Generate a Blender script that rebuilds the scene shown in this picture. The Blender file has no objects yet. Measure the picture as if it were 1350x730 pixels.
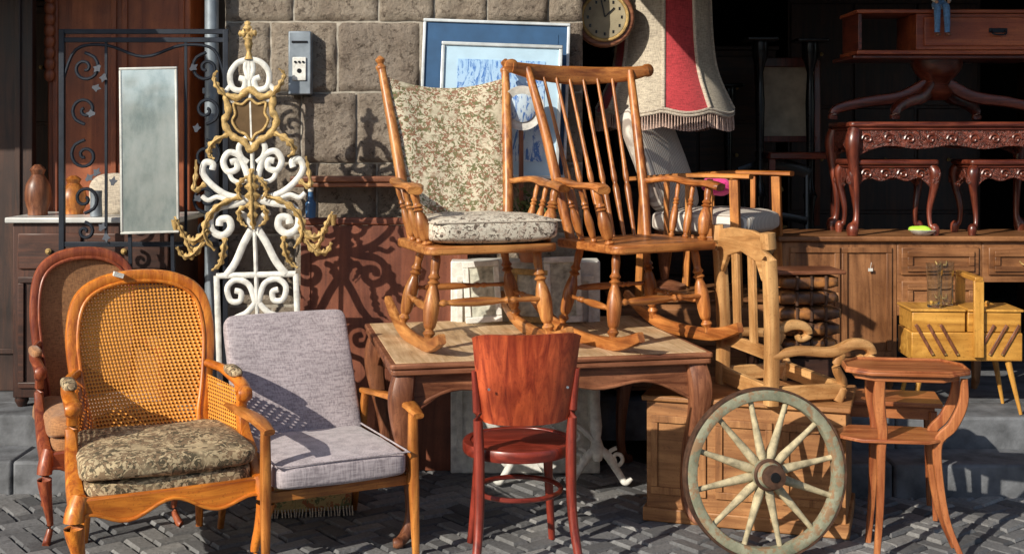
import bpy, math, random
from mathutils import Vector, Matrix, noise
random.seed(4)
R=math.radians
# ------------------------------------------------------------------ scene / camera / light
sc=bpy.context.scene
CAMZ=1.667; F=1635.0
cd=bpy.data.cameras.new("camera"); cam=bpy.data.objects.new("camera",cd); sc.collection.objects.link(cam)
cam.location=(0,0,CAMZ); cam.rotation_euler=(R(90),0,0)
cd.sensor_width=36; cd.lens=F/1350*36; cd.shift_y=-(365-180)/1350.0; cd.clip_end=500; cd.clip_start=.05
sc.camera=cam
def X(u,y): return (u-675)*y/F
def Z(v,y): return CAMZ-(v-180)*y/F
sd=Vector((.60,.65,-.47)).normalized()
sl=bpy.data.lights.new("sun","SUN"); sl.energy=5.0; sl.angle=R(.5); sl.color=(1,.93,.80)
so=bpy.data.objects.new("sun",sl); sc.collection.objects.link(so); so.rotation_euler=sd.to_track_quat('-Z','Y').to_euler(); so.location=(-5,-5,8)
w=bpy.data.worlds.new("World"); sc.world=w; w.use_nodes=True
nt=w.node_tree; bg=nt.nodes["Background"]; sk=nt.nodes.new("ShaderNodeTexSky"); sk.sky_type='NISHITA'; sk.sun_disc=False
sk.sun_elevation=math.asin(-sd.z); sk.sun_rotation=math.atan2(-sd.x,-sd.y)%(2*math.pi)
nt.links.new(sk.outputs[0],bg.inputs[0]); bg.inputs[1].default_value=.12
sc.view_settings.view_transform='Standard'; sc.view_settings.look='None'; sc.view_settings.exposure=0

# ------------------------------------------------------------------ materials
def newmat(n):
    m=bpy.data.materials.new(n); m.use_nodes=True; t=m.node_tree; return m,t,t.nodes["Principled BSDF"]
def ramp(t,src,stops,interp='LINEAR'):
    r=t.nodes.new("ShaderNodeValToRGB"); e=r.color_ramp; e.interpolation=interp
    while len(e.elements)<len(stops): e.elements.new(.5)
    for el,(p,c) in zip(e.elements,stops): el.position=p; el.color=(*c,1) if len(c)==3 else c
    t.links.new(src,r.inputs[0]); return r.outputs[0]
def coords(t,scale=(1,1,1),rot=(0,0,0)):
    c=t.nodes.new("ShaderNodeTexCoord"); m=t.nodes.new("ShaderNodeMapping"); m.inputs["Scale"].default_value=scale; m.inputs["Rotation"].default_value=rot
    t.links.new(c.outputs["Object"],m.inputs[0]); return m.outputs[0]
def noi(t,vec,scale,detail=4,rough=.55,dist=0):
    n=t.nodes.new("ShaderNodeTexNoise"); n.inputs["Scale"].default_value=scale; n.inputs["Detail"].default_value=detail
    n.inputs["Roughness"].default_value=rough; n.inputs["Distortion"].default_value=dist; t.links.new(vec,n.inputs["Vector"]); return n.outputs[0]
def mixc(t,f,a,b,bt='MIX'):
    m=t.nodes.new("ShaderNodeMix"); m.data_type='RGBA'; m.blend_type=bt
    for s,v in ((0,f),(6,a),(7,b)):
        if isinstance(v,(int,float)): m.inputs[s].default_value=v
        elif isinstance(v,tuple): m.inputs[s].default_value=(*v,1)
        else: t.links.new(v,m.inputs[s])
    return m.outputs[2]
def math_(t,op,a,b=None):
    m=t.nodes.new("ShaderNodeMath"); m.operation=op
    for i,v in enumerate((a,b)):
        if v is None: continue
        if isinstance(v,(int,float)): m.inputs[i].default_value=v
        else: t.links.new(v,m.inputs[i])
    return m.outputs[0]
def bump(t,b,h,st=.3,d=.01):
    n=t.nodes.new("ShaderNodeBump"); n.inputs["Strength"].default_value=st; n.inputs["Distance"].default_value=d
    t.links.new(h,n.inputs["Height"]); t.links.new(n.outputs[0],b.inputs["Normal"])
def wood(n,c1,c2,rough=.35,g=26,coat=.25,blot=.5):
    out=[]
    for ax in range(3):
        m,t,b=newmat(n+"_"+"xyz"[ax])
        s=[g,g,g]; s[ax]=g*.08
        v=coords(t,tuple(s)); a=noi(t,v,1,6,.65,1.4)
        deep=tuple(x*.5 for x in c1)
        c=ramp(t,a,[(.28,deep),(.40,c1),(.66,c2)])
        v2=coords(t); bl=noi(t,v2,4,3)
        dk=ramp(t,bl,[(.35,(blot,blot*.92,blot*.85)),(.62,(1,1,1))])
        c=mixc(t,1.0,c,dk,'MULTIPLY')
        fine=noi(t,v2,110,3); scr=ramp(t,fine,[(.3,(.5,.45,.42)),(.42,(1,1,1))])
        c=mixc(t,.6,c,scr,'MULTIPLY')
        t.links.new(c,b.inputs["Base Color"])
        t.links.new(math_(t,'ADD',math_(t,'MULTIPLY',bl,.45),rough-.13),b.inputs["Roughness"])
        b.inputs["Coat Weight"].default_value=coat; b.inputs["Coat Roughness"].default_value=.28
        bump(t,b,a,.25,.003); out.append(m)
    return out
def plain(n,c,rough=.5,metal=0,var=.25,sc_=12,bs=.1,spec=.5):
    m,t,b=newmat(n); v=coords(t); a=noi(t,v,sc_,5)
    lo=tuple(x*(1-var) for x in c); hi=tuple(min(1,x*(1+var)) for x in c)
    t.links.new(ramp(t,a,[(.3,lo),(.7,hi)]),b.inputs["Base Color"])
    b.inputs["Roughness"].default_value=rough; b.inputs["Metallic"].default_value=metal; bump(t,b,noi(t,v,sc_*6,3),bs,.004); return m
honey=wood("honey_wood",(.40,.12,.020),(.76,.31,.065),.35,coat=.15)
orange=wood("orange_walnut",(.52,.13,.011),(.90,.32,.034),.30,coat=.35,blot=.6)
rock1=wood("rocker_beech",(.36,.12,.028),(.72,.33,.095),.34,coat=.22,blot=.55)
rock2=wood("rocker_maple",(.34,.10,.020),(.70,.28,.072),.34,coat=.22,blot=.53)
darkred=wood("dark_mahogany",(.09,.016,.009),(.27,.062,.03),.27,coat=.5)
redchair=wood("red_stained_wood",(.30,.036,.012),(.72,.135,.042),.28,20,coat=.35,blot=.5)
redleg=wood("dark_red_stain",(.18,.022,.013),(.42,.06,.032),.28,18,coat=.4,blot=.55)
walnut=wood("walnut",(.16,.052,.023),(.38,.155,.075),.38,coat=.15,blot=.6)
tabletop=wood("worn_oak_top",(.56,.37,.19),(.80,.59,.36),.6,20,.0,.7)
pine=wood("pine",(.30,.125,.04),(.54,.265,.10),.5,16,.05,.65)
palewood=wood("pale_beech",(.48,.23,.075),(.78,.45,.18),.5,20,.05,.65)
yellow=wood("yellow_varnish",(.52,.24,.035),(.84,.45,.09),.38,14,.25,.7)
oak=wood("sideboard_oak",(.21,.085,.03),(.40,.18,.07),.42,18,.15,.6)
boardm=wood("brown_board",(.15,.042,.020),(.29,.09,.042),.4,10,.2,.6)
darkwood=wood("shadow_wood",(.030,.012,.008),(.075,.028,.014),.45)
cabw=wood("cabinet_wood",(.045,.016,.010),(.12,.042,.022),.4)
curt=wood("wardrobe_wood",(.26,.06,.018),(.44,.125,.04),.4,8,.2,.6)
white=plain("white_paint",(.70,.69,.64),.55,0,.28,24,.3)
iron=plain("black_iron",(.022,.027,.038),.45,.5)
gold=plain("old_gold",(.48,.32,.12),.5,.3,.4,40,.7)
steel=plain("grey_metal",(.26,.30,.34),.45,.4)
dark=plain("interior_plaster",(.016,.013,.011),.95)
black=plain("black_lacquer",(.012,.012,.013),.25)
glass,t,b=newmat("clear_glass"); b.inputs["Transmission Weight"].default_value=1; b.inputs["Roughness"].default_value=.02; b.inputs["Base Color"].default_value=(.9,.95,.95,1)
mirr,t,b=newmat("painted_reflection_mirror"); b.inputs["Metallic"].default_value=.6  # pale grey-green reflection is painted into the mirror colour
t.links.new(ramp(t,noi(t,coords(t,(1,1,.5)),5,7,.7),[(.38,(.40,.48,.46)),(.5,(.62,.68,.64)),(.66,(.80,.83,.78))]),b.inputs["Base Color"]); b.inputs["Roughness"].default_value=.10; bump(t,b,noi(t,coords(t),3,2),.08,.05)
marble=plain("white_marble",(.6,.6,.58),.25,0,.2,5)
def fabric(n,c,var=.15,ws=260):
    m,t,b=newmat(n); v=coords(t); a=noi(t,v,5,4); lo=tuple(x*(1-var) for x in c); hi=tuple(min(1,x*(1+var)) for x in c)
    wv=noi(t,coords(t,(1,1,.12)),ws,2,.5); wh=noi(t,coords(t,(.12,.12,1)),ws,2,.5)
    ww=math_(t,'ADD',math_(t,'MULTIPLY',wv,.5),math_(t,'MULTIPLY',wh,.5))
    c0=ramp(t,a,[(.3,lo),(.7,hi)]); c1=mixc(t,.9,c0,ramp(t,ww,[(.38,(.5,.48,.5)),(.58,(1.0,1.0,1.0))]),'MULTIPLY')
    t.links.new(c1,b.inputs["Base Color"]); b.inputs["Roughness"].default_value=.9; b.inputs["Sheen Weight"].default_value=.2
    bump(t,b,ww,.5,.004); return m
greyf=fabric("grey_linen",(.50,.435,.45),.12,170); pinkf=fabric("pink_cloth",(.75,.05,.25)); creamf=fabric("cream_fabric",(.60,.52,.41))
tanf=fabric("tan_upholstery",(.42,.20,.08))
def floral(n,base,c1,c2,s=24,th=.53,m3=.36):
    m,t,b=newmat(n); v=coords(t); a=noi(t,v,s,3,.6,1.8); d=noi(t,v,s*1.7,4,.6,1.2); e=noi(t,v,s*.3,2)
    k1=ramp(t,a,[(th,(0,0,0)),(th+.03,(1,1,1))]); k2=ramp(t,d,[(th+.02,(0,0,0)),(th+.05,(1,1,1))])
    k3=ramp(t,e,[(m3,(.15,.15,.15)),(m3+.1,(1,1,1))])
    bs=mixc(t,noi(t,v,9,3),tuple(x*.8 for x in base),tuple(min(1,x*1.15) for x in base))
    c=mixc(t,math_(t,'MULTIPLY',k1,k3),bs,c1); c=mixc(t,math_(t,'MULTIPLY',k2,k3),c,c2)
    t.links.new(c,b.inputs["Base Color"]); b.inputs["Roughness"].default_value=.85; bump(t,b,noi(t,v,220,2),.3,.002); return m
flor=floral("floral_tapestry",(.68,.61,.45),(.17,.17,.075),(.30,.15,.09),34,.505,.34)
flor2=floral("brocade",(.54,.42,.25),(.09,.07,.040),(.24,.16,.09),24,.49,.32)
toile=floral("toile_cushion",(.70,.64,.52),(.11,.08,.06),(.48,.38,.30),38,.52)
m,t,b=newmat("striped_fabric"); wv=t.nodes.new("ShaderNodeTexWave"); wv.inputs["Scale"].default_value=16; wv.inputs["Distortion"].default_value=1.5; wv.inputs["Detail"].default_value=3
t.links.new(coords(t),wv.inputs[0]); wv.bands_direction='X'
t.links.new(ramp(t,wv.outputs[1],[(.15,(.34,.28,.24)),(.5,(.72,.67,.59))]),b.inputs["Base Color"]); b.inputs["Roughness"].default_value=.9; stripef=m
def cane(n,c):
    m,t,b=newmat(n); tc=t.nodes.new("ShaderNodeTexCoord"); s=t.nodes.new("ShaderNodeSeparateXYZ"); t.links.new(tc.outputs["Object"],s.inputs[0])
    k=2*math.pi/.0150
    u=math_(t,'ADD',s.outputs[0],s.outputs[1])
    su=math_(t,'COSINE',math_(t,'MULTIPLY',u,k)); sz=math_(t,'COSINE',math_(t,'MULTIPLY',s.outputs[2],k))
    h=math_(t,'ADD',su,sz); hole=math_(t,'GREATER_THAN',h,1.15)
    a=noi(t,coords(t),5,4)
    c0=ramp(t,a,[(.3,tuple(x*.72 for x in c)),(.7,c)]); c0=mixc(t,1.0,c0,ramp(t,h,[(.0,(1,1,1)),(.55,(.62,.50,.40)),(1,(.3,.18,.1))]),'MULTIPLY')  # colour darkens towards each hole: hole shadows painted into the weave
    t.links.new(c0,b.inputs["Base Color"]); b.inputs["Roughness"].default_value=.5
    t.links.new(math_(t,'SUBTRACT',1.0,hole),b.inputs["Alpha"]); bump(t,b,h,.5,.003); return m
canem=cane("cane_weave",(.97,.41,.06))
m,t,b=newmat("tuff_stone"); v=coords(t); g=t.nodes.new("ShaderNodeNewGeometry")
base=ramp(t,noi(t,v,5,9,.72),[(.28,(.22,.17,.135)),(.45,(.36,.30,.24)),(.6,(.46,.395,.325)),(.78,(.58,.51,.43))])
isl=ramp(t,g.outputs["Random Per Island"],[(0,(.74,.71,.70)),(.5,(.88,.86,.83)),(1,(1.0,.97,.93))]); base=mixc(t,1.0,base,isl,'MULTIPLY')
pits=ramp(t,noi(t,v,34,6,.75),[(.38,(.25,.22,.20)),(.47,(1,1,1))]); base=mixc(t,.8,base,pits,'MULTIPLY')
t.links.new(base,b.inputs["Base Color"]); b.inputs["Roughness"].default_value=.95
hh=math_(t,'ADD',math_(t,'MULTIPLY',noi(t,v,45,7,.75),.8),noi(t,v,11,6,.6)); bump(t,b,hh,1.0,.035); stone=m
mortar=plain("mortar",(.40,.36,.30),.95,0,.3,30,.8)
m,t,b=newmat("granite_setts"); v=coords(t); g=t.nodes.new("ShaderNodeNewGeometry")
base=ramp(t,g.outputs["Random Per Island"],[(0,(.12,.12,.125)),(.6,(.23,.23,.235)),(1,(.38,.37,.36))])
base=mixc(t,.8,base,ramp(t,noi(t,v,60,5,.7),[(.3,(.5,.5,.5)),(.65,(1,1,1))]),'MULTIPLY'); base=mixc(t,.8,base,ramp(t,noi(t,v,1.6,5),[(.35,(.55,.55,.55)),(.6,(1,1,1))]),'MULTIPLY')
t.links.new(base,b.inputs["Base Color"]); b.inputs["Roughness"].default_value=.75; bump(t,b,noi(t,v,50,5,.7),.6,.008); sett=m
stepm=plain("step_basalt",(.13,.135,.145),.8,0,.5,9,.6)
asph=plain("asphalt",(.05,.05,.052),.9,0,.3,30,.5)
render_=plain("facade_render",(.62,.57,.47),.9,0,.2,2,.3)
# ------------------------------------------------------------------ geometry helpers
class G:
    def __init__(s,name,loc=(0,0,0),rot=0,tilt=(0,0)):
        s.e=bpy.data.objects.new(name,None); s.e.empty_display_size=.1; sc.collection.objects.link(s.e)
        s.e.location=loc; s.e.rotation_euler=(tilt[0],tilt[1],R(rot))
    def add(s,name,vf,mat,smooth=True,bev=0,ang=38,seg=2):
        v,f=vf; me=bpy.data.meshes.new(name); me.from_pydata([tuple(p) for p in v],[],f); me.update()
        o=bpy.data.objects.new(name,me); sc.collection.objects.link(o); o.parent=s.e
        if isinstance(mat,list):
            d=[max(p[i] for p in v)-min(p[i] for p in v) for i in range(3)]; mat=mat[d.index(max(d))]
        me.materials.append(mat)
        if smooth:
            me.polygons.foreach_set("use_smooth",[True]*len(me.polygons)); me.set_sharp_from_angle(angle=R(ang))
        if bev>0:
            b=o.modifiers.new("bevel","BEVEL"); b.width=bev; b.segments=seg; b.limit_method='ANGLE'; b.angle_limit=R(40)
        return o
def join(*L):
    V=[];Fc=[]
    for v,f in L:
        o=len(V); V+=[tuple(p) for p in v]; Fc+=[[i+o for i in q] for q in f]
    return V,Fc
def box(c,s,rz=0,ry=0,rx=0):
    M=Matrix.Rotation(rz,3,'Z')@Matrix.Rotation(ry,3,'Y')@Matrix.Rotation(rx,3,'X'); c=Vector(c); V=[]
    for i in(-.5,.5):
        for j in(-.5,.5):
            for k in(-.5,.5): V.append(c+M@Vector((i*s[0],j*s[1],k*s[2])))
    return V,[[0,1,3,2],[4,6,7,5],[0,4,5,1],[2,3,7,6],[0,2,6,4],[1,5,7,3]]
def bx(x0,x1,y0,y1,z0,z1): return box(((x0+x1)/2,(y0+y1)/2,(z0+z1)/2),(x1-x0,y1-y0,z1-z0))
def cat(P,n,closed=False):
    if n<=1 or len(P)<3: return P
    m=len(P); out=[]
    rng=range(m) if closed else range(m-1)
    for i in rng:
        if closed: a,b,c,d=P[(i-1)%m],P[i],P[(i+1)%m],P[(i+2)%m]
        else: a,b,c,d=P[max(i-1,0)],P[i],P[i+1],P[min(i+2,m-1)]
        for k in range(n):
            t=k/n; out.append([.5*((2*b[j])+(-a[j]+c[j])*t+(2*a[j]-5*b[j]+4*c[j]-d[j])*t*t+(-a[j]+3*b[j]-3*c[j]+d[j])*t**3) for j in range(len(b))])
    if not closed: out.append(list(P[-1]))
    return out
def sweep(P,a,b=None,n=8,sq=2.0,up=(0,0,1),sm=5,closed=False,lobe=0,lf=1.0):
    m=len(P); b=a if b is None else b
    A=a if isinstance(a,(list,tuple)) else [a]*m; B=b if isinstance(b,(list,tuple)) else [b]*m
    Q=cat([[*p,A[i],B[i]] for i,p in enumerate(P)],sm,closed); up=Vector(up); V=[];Fc=[]; k=len(Q); side0=None
    for i,q in enumerate(Q):
        p=Vector(q[:3])
        if closed: T=Vector(Q[(i+1)%k][:3])-Vector(Q[(i-1)%k][:3])
        else: T=Vector(Q[min(i+1,k-1)][:3])-Vector(Q[max(i-1,0)][:3])
        T.normalize(); S=T.cross(up)
        if S.length<.08: S=side0 if side0 is not None else T.cross(Vector((0,1,0)))
        S=(S-T*S.dot(T)).normalized(); side0=S; U=S.cross(T); lm=1+lobe*math.sin(i*lf)
        for j in range(n):
            th=2*math.pi*(j+.5)/n; c_,s_=math.cos(th),math.sin(th)
            x=math.copysign(abs(c_)**(2/sq),c_)*abs(q[3])*lm; y=math.copysign(abs(s_)**(2/sq),s_)*abs(q[4])*(1+lobe*.5*math.cos(i*lf)); V.append(p+S*x+U*y)
    for i in range(k if closed else k-1):
        for j in range(n):
            i2=(i+1)%k; Fc.append([i*n+j,i*n+(j+1)%n,i2*n+(j+1)%n,i2*n+j])
    if not closed: Fc.append(list(range(n))[::-1]); Fc.append([(k-1)*n+j for j in range(n)])
    return V,Fc
def bar(p,q,a,b=None,up=(0,0,1)):
    p=Vector(p);q=Vector(q);b=a if b is None else b;T=(q-p).normalized();S=T.cross(Vector(up))
    if S.length<.05:S=T.cross(Vector((0,1,0)))
    S.normalize();U=S.cross(T);V=[]
    for e in(p,q):
        for i,j in((-1,-1),(1,-1),(1,1),(-1,1)): V.append(e+S*i*a+U*j*b)
    return V,[[3,2,1,0],[4,5,6,7],[0,1,5,4],[1,2,6,5],[2,3,7,6],[3,0,4,7]]
def lathe(p0,p1,prof,n=14,smp=1):
    p0=Vector(p0);p1=Vector(p1);T=p1-p0;L=T.normalized();S=L.cross(Vector((0,1,0)))
    if S.length<.1:S=L.cross(Vector((1,0,0)))
    S.normalize();U=L.cross(S);V=[];Fc=[]
    if smp>1: prof=cat([list(q) for q in prof],smp)
    for t_,r in prof:
        for j in range(n):
            th=2*math.pi*j/n; V.append(p0+T*t_+(S*math.cos(th)+U*math.sin(th))*max(r,.0005))
    k=len(prof)
    for i in range(k-1):
        for j in range(n): Fc.append([i*n+j,i*n+(j+1)%n,(i+1)*n+(j+1)%n,(i+1)*n+j])
    Fc.append(list(range(n))[::-1]);Fc.append([(k-1)*n+j for j in range(n)]); return V,Fc
TP=[(0,.55),(.06,.6),(.10,.95),(.14,.6),(.18,.9),(.30,1.12),(.42,1.2),(.54,.95),(.62,.62),(.65,.98),(.68,.6),(.71,.92),(.76,.6),(.88,.72),(1,.5)]
def turned(p,q,r,n=14): return lathe(p,q,[(t_,a*r) for t_,a in TP],n,3)
def pillow(c,s,e1=.35,e2=.3,nu=40,nv=20,wob=.0):
    V=[];Fc=[]; f=lambda v,e: math.copysign(abs(v)**e,v)
    for i in range(nv+1):
        ph=-math.pi/2+math.pi*i/nv
        for j in range(nu):
            th=2*math.pi*j/nu; x=f(math.cos(ph),e1)*f(math.cos(th),e2); y=f(math.cos(ph),e1)*f(math.sin(th),e2); z=f(math.sin(ph),e1)
            p=Vector((x*s[0],y*s[1],z*s[2]*(1-.25*(x*x+y*y)/2)))
            if wob: p+=noise.noise_vector(p*9+Vector(c))*wob
            V.append(Vector(c)+p)
    for i in range(nv):
        for j in range(nu): Fc.append([i*nu+j,i*nu+(j+1)%nu,(i+1)*nu+(j+1)%nu,(i+1)*nu+j])
    return V,Fc
def prism(pts,org,ux,uy,th):
    ux=Vector(ux);uy=Vector(uy);nn=ux.cross(uy).normalized()*th/2;org=Vector(org);k=len(pts)
    V=[org+ux*a+uy*b-nn for a,b in pts]+[org+ux*a+uy*b+nn for a,b in pts]
    return V,[list(range(k))[::-1],list(range(k,2*k))]+[[i,(i+1)%k,(i+1)%k+k,i+k] for i in range(k)]
def spiral(cx,cz,r0,turns,a0,d=1,y=0,rmin=.12,n=9):
    P=[];k=int(turns*n)
    for i in range(k+1):
        t_=i/k; r=r0*(1-t_*(1-rmin)); a=R(a0)+d*turns*2*math.pi*t_; P.append((cx+r*math.cos(a),y,cz+r*math.sin(a)))
    return P
def rrect(w,d,r,n=5):
    P=[]
    for cx,cy,a0 in((w-r,d-r,0),(-w+r,d-r,90),(-w+r,-d+r,180),(w-r,-d+r,270)):
        for i in range(n+1): a=R(a0+90*i/n); P.append((cx+r*math.cos(a),cy+r*math.sin(a)))
    return P
def slab(w,d,r,z,th,c=(0,0)): return prism([(a+c[0],b_+c[1]) for a,b_ in rrect(w,d,r)],(0,0,z),(1,0,0),(0,1,0),th)
# ------------------------------------------------------------------ ground, steps, building
g=G("ground"); g.add("sheet",([(-150,-150,-.03),(150,-150,-.03),(150,150,-.03),(-150,150,-.03)],[[0,1,2,3]]),asph,False)
g=G("pavement"); V=[];Fc=[]; u=.088; A=R(38)
def brick(i0,i1,j0,j1):
    gap=.0045; dz=random.uniform(-.004,.004); x0,x1,y0,y1=i0*u+gap,i1*u-gap,j0*u+gap,j1*u-gap
    x0+=random.uniform(-.002,.002); y1+=random.uniform(-.002,.002)
    cx,cy=(x0+x1)/2,(y0+y1)/2; wx=cx*math.cos(A)-cy*math.sin(A); wy=cx*math.sin(A)+cy*math.cos(A)+4.5
    if not(-4<wx<4 and 2.6<wy<6.35): return
    o=len(V); e=.009; tl=random.uniform(-.003,.003)
    for (a,b_,z) in((x0,y0,-.028),(x1,y0,-.028),(x1,y1,-.028),(x0,y1,-.028),(x0,y0,-.009),(x1,y0,-.009),(x1,y1,-.009),(x0,y1,-.009),(x0+e,y0+e,dz+tl),(x1-e,y0+e,dz-tl),(x1-e,y1-e,dz-tl),(x0+e,y1-e,dz+tl)):
        V.append((a*math.cos(A)-b_*math.sin(A),a*math.sin(A)+b_*math.cos(A)+4.5,z))
    for q in([0,1,5,4],[1,2,6,5],[2,3,7,6],[3,0,4,7],[4,5,9,8],[5,6,10,9],[6,7,11,10],[7,4,8,11],[8,9,10,11]): Fc.append([o+k for k in q])
for i in range(-66,67):
    for j in range(-66,67):
        d=(i-j)%4
        if d==0: brick(i,i+2,j,j+1)
        elif d==3: brick(i,i+1,j,j+2)
g.add("pavers",(V,Fc),sett,False)
def steps(xa,xb,y0,y1):
    g=G("entrance_steps")
    for (ya,yb_,zt,nm) in((y0,y1-.002,.15,"lower"),(y1,6.4,.30,"upper")):
        x=xa
        while x<xb-.01:
            x2=min(xb,x+random.uniform(.7,1.1)); g.add(nm+"_slab",bx(x+.002,x2-.002,ya+random.uniform(-.004,.004),yb_,-.02,zt+random.uniform(-.002,.002)),stepm,bev=.014); x=x2
steps(1.0,5,5.74,6.05); steps(-5,-1.27,5.80,6.10)
g=G("stone_wall"); V=[];Fc=[]
def sblock(x0,x1,z0,z1,yf,dep=.3):
    gp=.005; x0+=gp;x1-=gp;z0+=gp;z1-=gp; nx=max(6,int((x1-x0)/.018)); nz=18; o=len(V); jit=random.uniform(-.010,.006); sd_=random.random()*50
    for k in range(nz+1):
        for i in range(nx+1):
            x=x0+(x1-x0)*i/nx; z=z0+(z1-z0)*k/nz
            e=min(x-x0,x1-x,z-z0,z1-z); rnd=.018*max(0,1-e/.022)**2
            n_=noise.fractal(Vector((x*8,sd_,z*8)),.8,2.2,5)*.009
            ex=noise.noise(Vector((x*14,3,z*14)))*.005 if e<.02 else 0
            if e<.001: n_=.004
            V.append((x+ex,yf+jit+rnd+n_,z+ex))
    for k in range(nz):
        for i in range(nx): a=o+k*(nx+1)+i; Fc.append([a,a+1,a+nx+2,a+nx+1])
rows=[0,.05,.42,.79,1.16,1.53,1.894,2.26,2.63,3.0]
for r in range(len(rows)-1):
    x=-1.49; off=[.30,.42,.25,.37,.2,.40,.24,.36,.3][r]; first=True
    while x<.37-.02:
        wd=off if first else random.uniform(.26,.46); first=False; x1=x+wd
        if .37-x1<.16:x1=.37
        sblock(x,x1,rows[r],rows[r+1],6.4); x=x1
g.add("blocks",(V,Fc),stone,ang=60); g.add("mortar_core",bx(-1.485,.365,6.424,7.0,0,3.0),mortar,False)
g=G("shop_building")
g.add("interior_floor",bx(.37,6,6.402,10.5,.1,.298),stepm,False); g.add("interior_floor_left",bx(-6,-1.49,6.402,8.5,.1,.298),stepm,False)
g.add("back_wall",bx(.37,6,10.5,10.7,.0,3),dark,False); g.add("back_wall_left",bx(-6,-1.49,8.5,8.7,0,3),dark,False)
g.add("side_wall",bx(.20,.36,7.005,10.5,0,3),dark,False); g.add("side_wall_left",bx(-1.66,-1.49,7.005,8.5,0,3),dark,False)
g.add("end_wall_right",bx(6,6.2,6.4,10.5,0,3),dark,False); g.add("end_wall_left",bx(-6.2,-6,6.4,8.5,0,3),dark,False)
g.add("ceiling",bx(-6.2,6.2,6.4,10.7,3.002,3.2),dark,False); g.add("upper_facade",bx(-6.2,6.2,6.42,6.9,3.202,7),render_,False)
for i,xx in enumerate((-3,-.5,2)): g.add("window_%d"%i,bx(xx,xx+1,6.38,6.46,4,5.6),black,False)
g=G("unseen_shade_awning"); g.add("canvas",prism([(0,0),(5,0),(5,1.0),(0,1.0)],(.05,5.42,2.72),(1,0,0),(0,.95,.3),.01),creamf,False)  # out-of-view awning, added to shade the upper part of the right shop
g.add("front_tube",lathe((.05,5.42,2.72),(5.05,5.42,2.72),[(0,.02),(1,.02)]),steel)
g=G("unseen_shade_awning"); g.add("canvas",prism([(0,0),(3.2,0),(3.2,1.3),(0,1.3)],(-5.6,5.2,2.68),(1,0,0),(0,.95,.3),.01),creamf,False)  # second unseen awning, added to keep sun off the left shop
g.add("front_tube",lathe((-5.6,5.2,2.68),(-2.4,5.2,2.68),[(0,.02),(1,.02)]),steel)
g=G("opposite_building"); g.add("facade",bx(-20,20,-16,-15,0,5.5),render_,False)
for i in range(9): g.add("window",bx(-18+i*4,-16.5+i*4,-15.02,-14.9,1.6,3.6),black,False)
g=G("drain_pipe",(-1.53,6.32,0)); g.add("pipe",lathe((0,0,.3),(0,0,3),[(0,.035),(1,.035)],20),steel); g.add("bracket",box((0,.03,1.9),(.1,.05,.03)),steel,bev=.004)
g=G("intercom_box",(X(396,6.35),6.35,0)); z0,z1=Z(125,6.36),Z(42,6.36)
g.add("case",bx(-.058,.058,-.025,.05,z0,z1),steel,bev=.006); g.add("plate",bx(-.035,.035,-.034,-.026,z0+.07,z0+.19),white,bev=.004)
g.add("keyhole",lathe((0,-.036,z0+.12),(0,-.03,z0+.12),[(0,.012),(1,.012)]),black); g.add("slot",bx(-.04,.04,-.03,-.0265,z1-.06,z1-.05),black)
for i in range(3): g.add("button",lathe((-.02+.02*i,-.04,z0+.165),(-.02+.02*i,-.033,z0+.165),[(0,.006),(1,.006)],10),black)
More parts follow.
